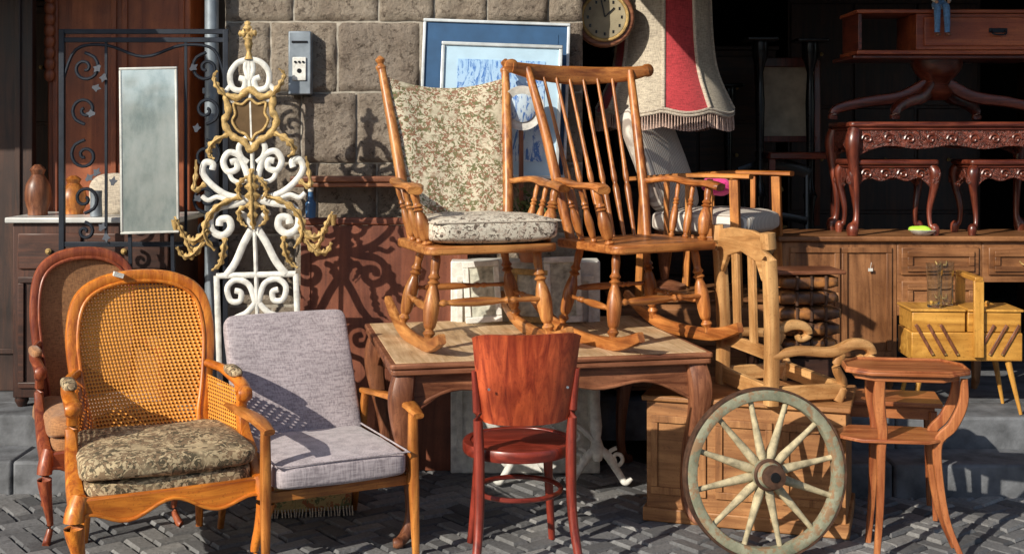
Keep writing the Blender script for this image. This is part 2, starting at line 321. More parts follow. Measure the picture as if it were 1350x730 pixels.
# ------------------------------------------------------------------ rocking chairs
def rocker(name,loc,rot,W,uph,scl=(1,1,1)):
    g=G(name,loc,rot); g.e.scale=scl
    for s in(-1,1):
        P=[(s*.25,-.40,.085),(s*.25,-.25,.035),(s*.25,-.05,.018),(s*.25,.15,.03),(s*.25,.30,.07),(s*.25,.44,.14)]
        g.add("rocker_rail",sweep(P,.015,[.022,.029,.029,.029,.026,.018],sq=5,n=12),W)
        g.add("front_leg",turned((s*.245,-.19,.035),(s*.2,-.15,.42),.026),W); g.add("rear_leg",turned((s*.245,.21,.05),(s*.17,.17,.42),.025),W)
        g.add("side_stretcher",turned((s*.235,-.18,.17),(s*.225,.2,.19),.014),W)
        bw=.275 if uph else .28
        g.add("back_post",sweep([(s*.2,.2,.42),(s*.225,.26,.65),(s*.25,.35,.95),(s*bw,.45,1.24)],[.021,.023,.022,.018],n=12),W)
        g.add("armrest",sweep([(s*.235,.27,.70),(s*.29,.14,.715),(s*.30,0,.70),(s*.29,-.14,.70),(s*.30,-.21,.685)],[.018,.024,.029,.038,.028],[.014,.015,.015,.016,.018],sq=3,n=12),W)
        g.add("arm_support",turned((s*.235,-.16,.43),(s*.29,-.14,.69),.024),W)
        for k in(0,1): g.add("arm_spindle",turned((s*(.232),-.04+.1*k,.43),(s*.297,-.02+.11*k,.695),.015),W)
    g.add("front_stretcher",turned((-.23,-.185,.2),(.23,-.185,.2),.017),W); g.add("rear_stretcher",turned((-.23,.2,.22),(.23,.2,.22),.014),W)
    g.add("seat",slab(.265,.25,.05,.43,.038),W,bev=.009,seg=3)
    def yb(z): return .2+(z-.42)*.30
    if uph:
        for s in(-1,1): g.add("top_finial",lathe((s*.275,.45,1.22),(s*.28,.46,1.30),[(0,.015),(.3,.024),(.5,.013),(.75,.022),(1,.004)],12,3),W)
        V=[];Fc=[];nu,nv=26,30
        for side in(0,1):
            for j in range(nv+1):
                t_=j/nv; z=.50+.70*t_; hw=.20+.058*t_
                for i in range(nu+1):
                    q=i/nu*2-1; sag=-.05*(1-q*q)*t_**4*1.0; pu=.022*(1-q**6)*(1-(2*t_-1)**8)*(1 if side==0 else -.4)
                    wr=noise.noise(Vector((q*3,t_*4,side*3)))*.008
                    V.append((q*hw,yb(z)+.03*(1-q*q)-pu-.006*(1-2*side)+wr,z+sag))
        n1=(nu+1)*(nv+1)
        for s_ in(0,1):
            for j in range(nv):
                for i in range(nu): a=s_*n1+j*(nu+1)+i; q=[a,a+1,a+nu+2,a+nu+1]; Fc.append(q if s_==0 else q[::-1])
        for j in range(nv):
            for i in(0,nu): a=j*(nu+1)+i; Fc.append([a,a+nu+1,a+nu+1+n1,a+n1])
        for i in range(nu):
            for j in(0,nv): a=j*(nu+1)+i; Fc.append([a,a+1,a+1+n1,a+n1])
        g.add("upholstered_back",(V,Fc),flor,ang=70)
        g.add("seat_cushion",pillow((.015,-.03,.51),(.255,.24,.065),.35,.22,64,24,.007),toile)
        g.add("cushion_piping",sweep([(a*.985+.015,b_*.985-.03,.548) for a,b_ in rrect(.255,.24,.04)],.004,closed=True,sm=2),creamf)
    else:
        P=[(-.37,.435,1.24),(-.27,.455,1.225),(-.12,.485,1.215),(0,.49,1.212),(.12,.485,1.215),(.27,.455,1.225),(.37,.435,1.245)]
        g.add("crest_rail",sweep(P,[.014]*7,[.026,.036,.042,.046,.042,.036,.026],sq=4,n=12,sm=6),W)
        for s in(-1,1): g.add("crest_ear",lathe((s*.37,.425,1.245),(s*.37,.45,1.245),[(0,.024),(.2,.033),(.8,.033),(1,.024)],16),W)
        for i in range(6):
            q=-1+2*(i+.5)/6; g.add("back_spindle",lathe((q*.165,.205,.43),(q*.225,.455+.03*(1-q*q),1.2),[(0,.008),(.12,.010),(.3,.015),(.34,.010),(.38,.014),(.5,.010),(1,.007)],10,3),W)
    return g
rocker("rocking_chair",(-.165,5.58,.752),20,rock1,True,(1.14,1.06,1.0))
rocker("rocking_chair",(.56,5.62,.752),30,rock2,False,(1.06,1.02,1.0))
# ------------------------------------------------------------------ dining table
TR=12; TA=R(TR); Wt,Dt=1.38,1.14; fx,fy=-.49,4.985
cx=fx+math.cos(TA)*Wt/2-math.sin(TA)*Dt/2; cy=fy+math.sin(TA)*Wt/2+math.cos(TA)*Dt/2
g=G("dining_table",(cx,cy,0),TR)
g.add("top",slab(Wt/2,Dt/2,.02,.738,.022),walnut,bev=.006); g.add("leaf",slab(Wt/2-.006,Dt/2-.006,.02,.713,.024),walnut,bev=.006)
for a,b_ in((-Wt/2+.025,-.172),(-.168,Wt/2-.32),(Wt/2-.316,Wt/2-.025)): g.add("top_panel",bx(a,b_,-Dt/2+.025,Dt/2-.025,.748,.7515),tabletop,bev=.001)
def scall(w,z1,amp,n=28,base=.075):
    P=[(-w,z1),(w,z1)]
    for i in range(n+1):
        q=1-2*i/n; P.append((q*w,z1-base+amp*math.cos(q*math.pi*3)*.5-amp*abs(q)**6*2))
    return P
hw,hd=Wt/2-.065,Dt/2-.065
for s in(-1,1):
    g.add("apron_long",prism(scall(hw-.02,.70,.03,base=.085),(0,s*hd,0),(1,0,0),(0,0,1),.022),walnut,bev=.004); g.add("apron_moulding",sweep([(x,s*(hd+.013),z+.008) for x,z in scall(hw-.02,.70,.03,base=.085)[2:]],.008,sm=1),walnut)
    g.add("apron_short",prism(scall(hd-.02,.70,.025,base=.085),(s*hw,0,0),(0,1,0),(0,0,1),.022),walnut,bev=.004)
    for q in(-1,1):
        P=[(s*hw,q*hd,.70),(s*(hw+.016),q*(hd+.016),.61),(s*(hw+.014),q*(hd+.014),.50),(s*(hw-.02),q*(hd-.02),.30),(s*(hw-.03),q*(hd-.03),.13),(s*(hw-.008),q*(hd-.008),.045),(s*(hw+.025),q*(hd+.025),.022)]
        g.add("cabriole_leg",sweep(P,[.044,.052,.044,.029,.021,.023,.02],sq=3,n=12,up=(0,1,0)),walnut)
        g.add("leg_scroll",lathe((s*(hw+.03)-.018,q*(hd+.03),.022),(s*(hw+.03)+.018,q*(hd+.03),.022),[(0,.018),(.3,.022),(.7,.022),(1,.018)],12),walnut)
# ------------------------------------------------------------------ grey armchair
g=G("grey_armchair",(-.785,5.05,0),27)
g.add("seat_cushion",pillow((0,-.03,.375),(.268,.285,.062),.28,.16,72,24,.005),greyf)
g.add("seat_piping",sweep([(a*.99,b_*.99-.03,.425) for a,b_ in rrect(.268,.285,.03)],.0035,closed=True,sm=2),greyf)
pv=pillow((0,0,0),(.272,.29,.045),.25,.13,72,24,.005); M=Matrix.Translation((0,.365,.622))@Matrix.Rotation(R(64),4,'X'); g.add("backrest",([M@p for p in pv[0]],pv[1]),greyf)
for s in(-1,1):
    g.add("front_leg",sweep([(s*.305,-.29,0),(s*.30,-.275,.33),(s*.30,-.27,.565)],[.013,.019,.017],[.013,.024,.02],sq=4,n=12),honey)
    g.add("rear_leg",sweep([(s*.30,.42,0),(s*.295,.33,.3),(s*.295,.26,.55)],[.012,.018,.015],[.014,.022,.018],sq=4,n=12),honey)
    g.add("armrest",sweep([(s*.30,-.33,.565),(s*.31,-.2,.587),(s*.315,0,.58),(s*.305,.22,.56),(s*.30,.32,.55)],[.022,.032,.03,.022,.015],[.012,.014,.013,.012,.012],sq=3,n=12),honey)
    g.add("side_rail",bar((s*.29,-.28,.31),(s*.29,.33,.285),.012,.025),honey,bev=.004)
g.add("front_rail",bar((-.29,-.25,.30),(.29,-.25,.30),.012,.020),honey,bev=.004)
# ------------------------------------------------------------------ bergere cane armchairs
def bergere(loc,rot,W,panel,cush,scl=(1,1,1),name="cane_armchair"):
    g=G(name,loc,rot); g.e.scale=scl
    yb=lambda z:.27+(z-.38)*.24
    half=[(.19,.38),(.240,.52),(.270,.70),(.278,.86),(.245,.99),(.15,1.055),(0,1.075)]
    loop=half+[(-a,b_) for a,b_ in half[::-1][1:]]
    g.add("back_frame",sweep([(a,yb(b_),b_) for a,b_ in loop],.026,.022,n=12,sq=3,up=(0,1,0),closed=True),W)
    g.add("back_moulding",sweep([(a*.92,yb(b_)-.020,.72+(b_-.72)*.94) for a,b_ in loop],.008,closed=True,up=(0,1,0)),W)
    L2=cat([list(p) for p in loop],5,True); k=len(L2); V=[]; Fc=[]; nr=6
    for r in range(nr+1):
        f_=max(.001,r/nr*.97)
        for a,b_ in L2:
            z=.72+(b_-.72)*f_; V.append((a*f_,yb(z)+.03*(1-f_*f_),z))
    for r in range(nr):
        for j in range(k): Fc.append([r*k+j,r*k+(j+1)%k,(r+1)*k+(j+1)%k,(r+1)*k+j])
    g.add("back_panel",(V,Fc),panel,ang=80)
    for s in(-1,1):
        g.add("armrest",sweep([(s*.26,yb(.68),.70),(s*.305,.24,.69),(s*.325,.12,.675),(s*.33,.0,.665),(s*.325,-.07,.64)],[.02,.022,.026,.028,.032],[.018,.018,.02,.022,.026],n=12),W)
        g.add("arm_pad",pillow((s*.322,.10,.70),(.028,.09,.022),.7,.6,24,12),cush)
        g.add("arm_scroll",lathe((s*.30,-.07,.635),(s*.355,-.07,.635),[(0,.022),(.3,.032),(.7,.032),(1,.022)],16),W)
        g.add("arm_support",sweep([(s*.325,-.06,.64),(s*.325,-.03,.57),(s*.33,-.06,.48),(s*.335,-.20,.38),(s*.335,-.30,.32)],[.022,.022,.025,.032,.034],n=10,sq=3),W)
        V=[];Fc=[];n1=12;n2=8
        for i in range(n1+1):
            t_=i/n1; y=yb(.6)-(yb(.6)+.04)*t_; xo=.262+.06*t_
            for j in range(n2+1):
                q=j/n2; V.append((s*((.24+.085*t_)*(1-q)+xo*q),y,.345+(.31-.01*t_)*q))
        for i in range(n1):
            for j in range(n2): a=i*(n2+1)+j; Fc.append([a,a+1,a+n2+2,a+n2+1])
        g.add("side_panel",(V,Fc),panel,ang=80)
        g.add("side_rail",sweep([(s*.23,.30,.345),(s*.29,.1,.34),(s*.325,-.15,.335),(s*.325,-.29,.335)],.022,.035,sq=4,n=12),W)
        g.add("front_leg",sweep([(s*.325,-.29,.36),(s*.35,-.315,.28),(s*.335,-.30,.17),(s*.315,-.28,.07),(s*.335,-.30,.015),(s*.345,-.315,.0)],[.034,.038,.026,.016,.019,.018],n=12),W)
        g.add("rear_leg",sweep([(s*.22,.28,.40),(s*.225,.30,.25),(s*.235,.34,.0)],[.024,.022,.015],sq=3,n=10),W)
    P=[(-.33,.36),(.33,.36)]+[((1-2*i/24)*.33,.285+.03*math.cos((1-2*i/24)*math.pi*2)-.03*abs(1-2*i/24)**5) for i in range(25)]
    g.add("front_rail",prism(P,(0,-.305,0),(1,0,0),(0,0,1),.035),W,bev=.008)
    g.add("rail_moulding",sweep([(a,-.325,b_+.01) for a,b_ in P[2:]],.007,sm=1),W); g.add("rear_rail",bar((-.22,.28,.34),(.22,.28,.34),.018,.035),W,bev=.005)
    g.add("seat_base",pillow((0,-.03,.375),(.312,.28,.038),.3,.25,48,12,.003),cush); g.add("seat_cushion",pillow((0,-.045,.445),(.322,.29,.060),.45,.28,72,28,.018),cush)
    return g
g=bergere((-1.40,4.90,0),26,orange,canem,flor2)
g.add("price_label",box((-.09,.405,1.085),(.04,.035,.018),ry=.3),white)
redw=wood("carved_red_wood",(.24,.045,.018),(.48,.13,.045),.35,coat=.3)
bergere((-1.80,5.43,0),30,redw,tanf,tanf,(.80,.88,1.05),"upholstered_armchair")
g=G("fringed_floor_cushion",(X(405,5.6),5.6,0),8); g.add("pad",pillow((0,0,.05),(.2,.16,.045),.4,.25,40,14,.006),floral("kilim",(.45,.33,.14),(.35,.12,.05),(.15,.16,.07),18))
g.add("fringe",join(*[sweep([(-.2+.4*i/30,-.155,.04),(-.2+.4*i/30+random.uniform(-.006,.006),-.18,.005)],.003,n=5) for i in range(31)]),creamf)
# ------------------------------------------------------------------ bistro chair
g=G("bistro_chair",(.025,4.93,0),188)
V=[];Fc=[];nu,nv=24,10
for side in(0,1):
    for j in range(nv+1):
        z=.575+.35*j/nv
        for i in range(nu+1):
            a=(-1+2*i/nu); hw_=.172+.038*j/nv; x=a*hw_; y=.22+(z-.46)*.14-.07*a*a+(.014 if side else 0)
            zz=z-(.018*abs(a)**8 if j==nv else 0)+(.012*abs(a)**8 if j==0 else 0); V.append((x,y,zz))
n1=(nu+1)*(nv+1)
for s_ in(0,1):
    for j in range(nv):
        for i in range(nu): a=s_*n1+j*(nu+1)+i; q=[a,a+1,a+nu+2,a+nu+1]; Fc.append(q if s_==0 else q[::-1])
for j in range(nv):
    for i in(0,nu): a=j*(nu+1)+i; Fc.append([a,a+nu+1,a+nu+1+n1,a+n1])
for i in range(nu):
    for j in(0,nv): a=j*(nu+1)+i; Fc.append([a,a+1,a+1+n1,a+n1])
g.add("backrest",(V,Fc),redchair[2])
ring=[(.205*math.sin(R(k*30)),.205*math.cos(R(k*30)),.445) for k in range(12)]
g.add("seat_ring",sweep(ring,.017,.024,sq=4,n=10,closed=True),redleg); g.add("seat",lathe((0,0,.445),(0,0,.470),[(0,.19),(.5,.2),(1,.17)],40),redleg)
g.add("leg_ring",sweep([(.17*math.sin(R(k*30)),.17*math.cos(R(k*30)),.27) for k in range(12)],.010,closed=True),redleg)
for s in(-1,1):
    g.add("back_leg",sweep([(s*.205,.27,0),(s*.18,.205,.22),(s*.178,.185,.46),(s*.185,.185,.62),(s*.20,.205,.78)],[.016,.019,.021,.017,.010],n=12),redleg)
    g.add("front_leg",sweep([(s*.17,-.20,0),(s*.15,-.16,.25),(s*.14,-.14,.44)],[.014,.018,.02],n=12),redleg)
    g.add("screw",lathe((s*.15,.262,.72),(s*.15,.268,.72),[(0,.005),(1,.005)],8),steel)
# ------------------------------------------------------------------ wagon wheel
wm,t,b=newmat("weathered_green_paint"); v=coords(t); a=noi(t,v,14,7,.7)
t.links.new(mixc(t,ramp(t,noi(t,v,30,6,.7),[(.5,(0,0,0)),(.58,(1,1,1))]),ramp(t,a,[(.3,(.13,.14,.09)),(.7,(.37,.36,.25))]),(.28,.17,.09)),b.inputs["Base Color"]); b.inputs["Roughness"].default_value=.8; bump(t,b,a,.6,.006)
rust=plain("rusty_iron",(.10,.05,.03),.75,.4,.5,30,.5)
g=G("wagon_wheel",(1.0,4.90,.338),10,(R(-6),0))
g.add("rim",sweep([(.305*math.cos(R(k*15)),0,.305*math.sin(R(k*15))) for k in range(24)],.022,.026,sq=5,n=12,up=(0,1,0),closed=True),wm)
g.add("iron_tyre",sweep([(.330*math.cos(R(k*15)),0,.330*math.sin(R(k*15))) for k in range(24)],.005,.024,sq=5,n=8,up=(0,1,0),closed=True),rust)
g.add("spokes",join(*[lathe((.05*math.cos(R(k*30+10)),0,.05*math.sin(R(k*30+10))),(.29*math.cos(R(k*30+10)),0,.29*math.sin(R(k*30+10))),[(0,.014),(.1,.019),(.3,.017),(.8,.011),(1,.012)],10,2) for k in range(12)]),plain("weathered_spoke",(.44,.37,.23),.8,0,.45,30,.4))
g.add("hub",lathe((0,-.10,0),(0,.08,0),[(0,.03),(.02,.038),(.15,.042),(.3,.052),(.35,.06),(.65,.06),(.7,.05),(1,.04)],28),wm)
g.add("hub_band",lathe((0,-.108,0),(0,-.08,0),[(0,.034),(.1,.045),(1,.045)],28),rust); g.add("axle_socket",lathe((0,-.112,0),(0,-.105,0),[(0,.018),(1,.022)],16),black)
g.add("hub_band_inner",lathe((0,-.05,0),(0,-.035,0),[(0,.056),(.5,.063),(1,.06)],28),rust)
# ------------------------------------------------------------------ side table (right)
teak=wood("reddish_cherry",(.30,.08,.025),(.60,.23,.08),.32,18,.3,.65)
g=G("side_table",(1.575,4.98,0),-8)
oc=[(.24,.05),(.17,.15),(-.17,.15),(-.24,.05),(-.24,-.08),(-.15,-.15),(.15,-.15),(.24,-.08)]
g.add("top",prism(oc,(0,0,.738),(1,0,0),(0,1,0),.016),teak,bev=.004); g.add("top_rim",sweep([(a*.97,b_*.97,.749) for a,b_ in oc],.006,sm=1,closed=True),teak)
g.add("apron",prism([(a*.84,b_*.84) for a,b_ in oc],(0,0,.717),(1,0,0),(0,1,0),.024),teak,bev=.003)
g.add("shelf",prism([(a*.85-.055,b_*.85) for a,b_ in oc],(0,0,.47),(1,0,0),(0,1,0),.014),teak,bev=.003)
for s in(-1,1):
    g.add("right_leg",sweep([(.215,s*.08,.715),(.21,s*.08,.62),(.17,s*.08,.53),(.115,s*.075,.46),(.12,s*.08,.32),(.15,s*.09,.15),(.21,s*.10,.0)],[.013,.019,.021,.019,.016,.013,.011],[.013]*7,sq=4,n=10,up=(0,1,0)),teak)
    g.add("left_leg",sweep([(-.11,s*.11,.71),(-.115,s*.11,.62),(-.10,s*.105,.50),(-.105,s*.10,.42),(-.11,s*.105,.2),(-.125,s*.115,.0)],[.020,.024,.019,.018,.015,.012],[.015]*6,sq=4,n=10,up=(0,1,0)),teak)
g=G("low_table",(1.66,5.55,0),-12); g.add("top",slab(.24,.14,.01,.50,.02),teak,bev=.004)
g.add("apron",slab(.21,.11,.01,.46,.055),teak,bev=.003)
for s in(-1,1):
    for q in(-1,1): g.add("leg",sweep([(s*.2,q*.11,.47),(s*.21,q*.115,0)],[.017,.011],sq=4),teak)
# ------------------------------------------------------------------ pine chest
g=G("pine_chest",(1.06,5.50,0),-18); g.add("body",bx(-.42,.42,-.24,.24,.05,.52),pine,bev=.004); g.add("lid",bx(-.44,.44,-.26,.26,.522,.545),pine,bev=.006); g.add("plinth",bx(-.435,.435,-.255,.255,0,.06),pine,bev=.006)
for i in range(3):
    x=-.28+.28*i; g.add("panel_frame",join(bx(x-.12,x+.12,-.252,-.241,.43,.46),bx(x-.12,x+.12,-.252,-.241,.12,.15),bx(x-.12,x-.09,-.251,-.241,.151,.429),bx(x+.09,x+.12,-.251,-.241,.151,.429)),pine,bev=.002)
g=G("wooden_armchair_frame",(1.175,5.46,.555),105)
for s in(-1,1):
    g.add("back_post",sweep([(s*.24,.16,-.01),(s*.24,.155,.25),(s*.245,.165,.50),(s*.25,.18,.71)],[.032,.032,.030,.026],[.026]*4,sq=5,n=12),palewood)
    g.add("armrest",sweep([(s*.25,.16,.19),(s*.26,.05,.215),(s*.27,-.1,.205),(s*.275,-.2,.235),(s*.275,-.27,.225),(s*.275,-.29,.185),(s*.275,-.25,.165),(s*.275,-.235,.185)],[.024]*8,[.018,.02,.022,.024,.022,.018,.014,.01],sq=3,n=12),palewood)
    g.add("arm_support",sweep([(s*.25,-.14,-.01),(s*.25,-.17,.06),(s*.265,-.13,.14),(s*.27,-.15,.20)],[.022,.020,.018,.022],n=10,sq=3),palewood)
    g.add("seat_rail",bar((s*.24,.16,.035),(s*.25,-.18,.035),.014,.032),palewood,bev=.004)
g.add("front_rail",bar((-.25,-.17,.035),(.25,-.17,.035),.014,.034),palewood,bev=.004); g.add("rear_rail",bar((-.24,.16,.035),(.24,.16,.035),.014,.034),palewood,bev=.004)
P=[(-.24,.60),(-.24,.69),(-.1,.71),(.1,.71),(.24,.69),(.24,.60),(.2,.50),(.14,.58),(0,.61),(-.14,.58),(-.2,.50)]
g.add("crest",prism(P,(0,.172,0),(1,0,0),(0,0.0,1),.024),palewood,bev=.005); g.add("lower_slat",bar((-.24,.158,.20),(.24,.158,.20),.010,.028),palewood,bev=.003)
for i in range(2): g.add("splat",bar((-.08+.16*i,.158,.20),(-.08+.16*i,.170,.61),.028,.009,up=(0,1,0)),palewood,bev=.003)
# ------------------------------------------------------------------ nightstand + leather stack
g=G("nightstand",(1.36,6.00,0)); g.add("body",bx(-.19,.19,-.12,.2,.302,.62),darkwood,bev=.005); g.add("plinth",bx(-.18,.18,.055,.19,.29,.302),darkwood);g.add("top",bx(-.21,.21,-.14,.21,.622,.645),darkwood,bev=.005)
for s in(-1,1): g.add("leg",bar((s*.17,-.1,.15),(s*.17,-.1,.302),.014),darkwood)
leather,t,b=newmat("aged_leather"); a=noi(t,coords(t),10,5,.6); t.links.new(ramp(t,a,[(.35,(.04,.02,.015)),(.5,(.16,.07,.03)),(.65,(.46,.19,.055))]),b.inputs["Base Color"]); b.inputs["Roughness"].default_value=.35; bump(t,b,a,.5,.01)
g=G("stacked_leather_books",(1.395,5.93,.647),6)
for i in range(5):
    z=.037+.074*i; w_=.150-.005*abs(i-2)+random.uniform(-.004,.004); g.add("book",pillow((random.uniform(-.008,.008),0,z),(w_,.11,.037),.45,.25,40,14,.004),leather); g.add("page_band",bx(w_*.94,w_*1.005,-.085,.085,z-.022,z+.022),tanf,bev=.004)
    for k in(-1,0,1): g.add("spine_band",bx(-.006+k*.07,.006+k*.07,-.116,-.08,z-.033,z+.033),rust,bev=.003)
g.add("cover_board",bx(-.165,.165,-.12,.11,.372,.39),walnut,bev=.004)
# ------------------------------------------------------------------ storage dresser with striped armchair
g=G("chest_of_drawers",(.95,6.70,.3)); g.add("body",bx(-.42,.42,-.22,.45,0.04,.50),oak,bev=.005); g.add("top",bx(-.44,.44,-.24,.46,.502,.52),oak,bev=.005)
for k in(0,1):
    g.add("drawer_front",bx(-.39,.39,-.235,-.221,.06+.215*k,.255+.215*k),oak,bev=.006)
    for s in(-1,1): g.add("knob",lathe((s*.2,-.235,.16+.215*k),(s*.2,-.262,.16+.215*k),[(0,.008),(.4,.01),(.7,.018),(1,.008)],12),gold)
def slatchair(loc,rot):
    g=G("striped_armchair",loc,rot); W=honey
    for s in(-1,1):
        g.add("front_leg",bar((s*.30,-.27,0),(s*.30,-.25,.63),.024,.016,up=(1,0,0)),W,bev=.004); g.add("rear_leg",bar((s*.30,.28,0),(s*.30,.25,.60),.02,.014,up=(1,0,0)),W,bev=.004)
        g.add("armrest",sweep([(s*.30,-.34,.645),(s*.305,0,.645),(s*.30,.34,.62)],.034,.013,sq=4,n=12),W); g.add("side_rail",bar((s*.30,-.26,.32),(s*.30,.28,.30),.012,.025),W,bev=.004)
        for k in range(3): g.add("side_slat",bar((s*.30,-.12+.12*k,.33),(s*.30,-.12+.12*k,.63),.014,.008,up=(1,0,0)),W,bev=.002)
    g.add("front_rail",bar((-.3,-.25,.32),(.3,-.25,.32),.012,.03),W,bev=.004)
    g.add("seat_cushion",pillow((0,-.03,.40),(.27,.28,.07),.4,.25,48,20,.008),stripef)
    pv=pillow((0,0,0),(.26,.30,.065),.4,.3,48,20,.008); M=Matrix.Translation((0,.30,.72))@Matrix.Rotation(R(68),4,'X'); g.add("back_cushion",([M@p for p in pv[0]],pv[1]),stripef)
slatchair((1.06,6.60,.822),58)
g=G("pink_cloth",(X(950,6.4),6.47,Z(245,6.4))); g.add("fold",pillow((0,0,0),(.085,.06,.05),.8,.8,28,18,.04),pinkf)
# ------------------------------------------------------------------ lamp
LY=6.93; ls=LY/6.05
g=G("table_lamp",(X(876,LY),LY,0)); red_=fabric("red_lampshade_silk",(.50,.045,.055)); crm=fabric("cream_lampshade_silk",(.54,.47,.36))
def LZ(z): return CAMZ+(z-CAMZ)*ls
prof=[(LZ(z),r*ls) for z,r in [(1.80,.330),(1.86,.300),(1.95,.260),(2.05,.236),(2.2,.222),(2.36,.216)]]
pr=cat([list(p) for p in prof],4)
SEG=[50,40]*4; ang0=-98; aa=ang0
for k in range(8):
    wdt=SEG[(k+1)%2]; a0=R(aa); aa+=wdt; V=[];Fc=[];m_=10
    for i,(z,r) in enumerate(pr):
        for j in range(m_+1):
            q=j/m_; a=a0+R(wdt)*q; dz=-.025*math.sin(math.pi*q)*max(0,1-i/6); rr=r*(1+.010*math.sin(math.pi*q)); V.append((rr*math.cos(a),rr*math.sin(a),z+dz))
    for i in range(len(pr)-1):
        for j in range(m_): b_=i*(m_+1)+j; Fc.append([b_,b_+1,b_+m_+2,b_+m_+1])
    g.add("shade_panel",(V,Fc),crm if k%2 else red_,ang=80)
    g.add("shade_trim",sweep([((r+.003)*math.cos(a0),(r+.003)*math.sin(a0),z) for z,r in prof],.011,sm=4),creamf)
def scal(deg):
    d=(deg-ang0)%90; return -.025*math.sin(math.pi*(d/40 if d<40 else (d-40)/50))
fr=[]; zb=prof[0][0]; rb=prof[0][1]+.002
for k in range(150):
    a=2*math.pi*k/150; z0=zb+scal(math.degrees(a))
    L=.10; dx=random.uniform(-.005,.005); fr.append(sweep([(rb*math.cos(a),rb*math.sin(a),z0),((rb+dx)*math.cos(a),(rb+dx)*math.sin(a),z0-L*.6),((rb+dx)*math.cos(a),(rb+dx)*math.sin(a),z0-L)],[.002,.0035,.0065],n=5,sm=1))
g.add("fringe",join(*fr),fabric("fringe_thread",(.62,.44,.36)))
for dz in(0,.016): g.add("gimp_band",sweep([(rb*math.cos(R(5*k)),rb*math.sin(R(5*k)),zb-.002-dz+scal(5*k)) for k in range(72)],.008,sm=1,closed=True),creamf)
g.add("pole",lathe((0,0,.86),(0,0,2.3),[(0,.02),(.1,.04),(.2,.06),(.3,.03),(.5,.018),(.52,.03),(.54,.018),(1,.012)],16,2),walnut); g.add("base",lathe((0,0,.822),(0,0,.87),[(0,.12),(.4,.12),(.7,.08),(1,.03)],28),walnut)
g.add("shade_ring",join(bar((-.25,0,2.25),(.25,0,2.25),.003),bar((0,-.25,2.25),(0,.25,2.25),.003)),iron)
# ------------------------------------------------------------------ sideboard desk + stacked carved tables
g=G("sideboard",(2.3,6.95,.3)); x0=-.84;x1=1.1
g.add("top",bx(x0-.03,x1+.03,-.28,.25,.80,.83),oak,bev=.008)
g.add("left_body",bx(x0,-.22,-.25,.23,.14,.798),oak,bev=.004); g.add("drawer_body",bx(-.218,.24,-.25,.23,.40,.798),oak,bev=.004); g.add("right_body",bx(.242,x1,-.25,.23,.58,.798),oak,bev=.004)
def frame(x0,x1,z0,z1,y): return join(bx(x0,x1,y-.012,y,z1-.03,z1),bx(x0,x1,y-.012,y,z0,z0+.03),bx(x0,x0+.03,y-.0115,y,z0+.031,z1-.031),bx(x1-.03,x1,y-.0115,y,z0+.031,z1-.031))
g.add("door_frame",frame(-.80,-.53,.18,.77,-.251),oak,bev=.003); g.add("door_frame",frame(-.52,-.25,.18,.77,-.251),oak,bev=.003)
for i,(a,b_,c_,d_) in enumerate([(-.20,.22,.62,.77),(-.20,.22,.43,.59),(.27,.66,.62,.77),(.69,1.08,.62,.77)]):
    g.add("drawer_front",bx(a,b_,-.265,-.251,c_,d_),oak,bev=.006); g.add("drawer_moulding",frame(a+.03,b_-.03,c_+.02,d_-.02,-.2655),oak,bev=.003)
    g.add("brass_pull",sweep([((a+b_)/2-.03,-.27,(c_+d_)/2),((a+b_)/2-.02,-.295,(c_+d_)/2-.015),((a+b_)/2+.02,-.295,(c_+d_)/2-.015),((a+b_)/2+.03,-.27,(c_+d_)/2)],.004),gold)
for x in(x0+.03,-.25,.21,x1-.03):
    for q in(-.21,.19): g.add("leg",sweep([(x,q,.16 if x<.2 else .60),(x+.008,q-.01,.12),(x,q,0)],[.026,.024,.014],n=10,sq=3),oak)
carv,t,b=newmat("carved_rosewood"); a=noi(t,coords(t),30,5,.6,2); t.links.new(ramp(t,a,[(.35,(.03,.009,.007)),(.6,(.20,.048,.03)),(.75,(.38,.11,.065))]),b.inputs["Base Color"]); b.inputs["Roughness"].default_value=.28; bump(t,b,a,1.0,.02)
def carved(name,loc,w,d,h,rot=0):
    g=G(name,loc,rot); g.add("top",slab(w,d,.03,h-.014,.028),darkred,bev=.01,seg=3); g.add("top_bead",slab(w-.015,d-.015,.03,h-.037,.016),darkred,bev=.006)
    ah=h*.15
    for s in(-1,1):
        g.add("apron_long",prism(scall(w-.04,h-.046,.02,base=ah),(0,s*(d-.035),0),(1,0,0),(0,0,1),.022),carv,bev=.004); g.add("apron_short",prism(scall(d-.04,h-.046,.02,base=ah),(s*(w-.035),0,0),(0,1,0),(0,0,1),.022),carv,bev=.004)
        nk=int(w/.06)
        for k in range(nk):
            x=-w+.1+k*(2*w-.2)/max(1,nk-1); g.add("carved_leafwork",sweep(spiral(x,h-.046-ah*.5,.03,1.3,0 if k%2 else 180,1 if k%2 else -1,y=s*(d-.020)),.006,up=(0,1,0),sm=2,n=6),darkred)
        for q in(-1,1):
            a_,b_=s*(w-.035),q*(d-.035); P=[(a_,b_,h-.04),(a_+s*.014,b_+q*.014,h*.82),(a_+s*.010,b_+q*.01,h*.65),(a_-s*.01,b_-q*.01,h*.35),(a_-s*.008,b_,h*.14),(a_+s*.012,b_+q*.008,.04),(a_+s*.015,b_+q*.01,.0)]
            f_=h/.6*.75+.25; g.add("cabriole_leg",sweep(P,[.034*f_,.04*f_,.03*f_,.02*f_,.017*f_,.032*f_,.026*f_],n=12,up=(0,1,0)),darkred); g.add("leg_carving",pillow((a_+s*.02,b_+q*.02,h*.78),(.03*f_,.03*f_,.06*f_),.8,.8,16,12,.02),carv)
    return g
zs=1.131
carved("carved_table",(2.38,6.92,zs),.56,.24,.615); carved("carved_stool",(2.07,6.86,zs),.245,.16,.41); carved("carved_stool",(2.72,6.86,zs),.245,.16,.41)
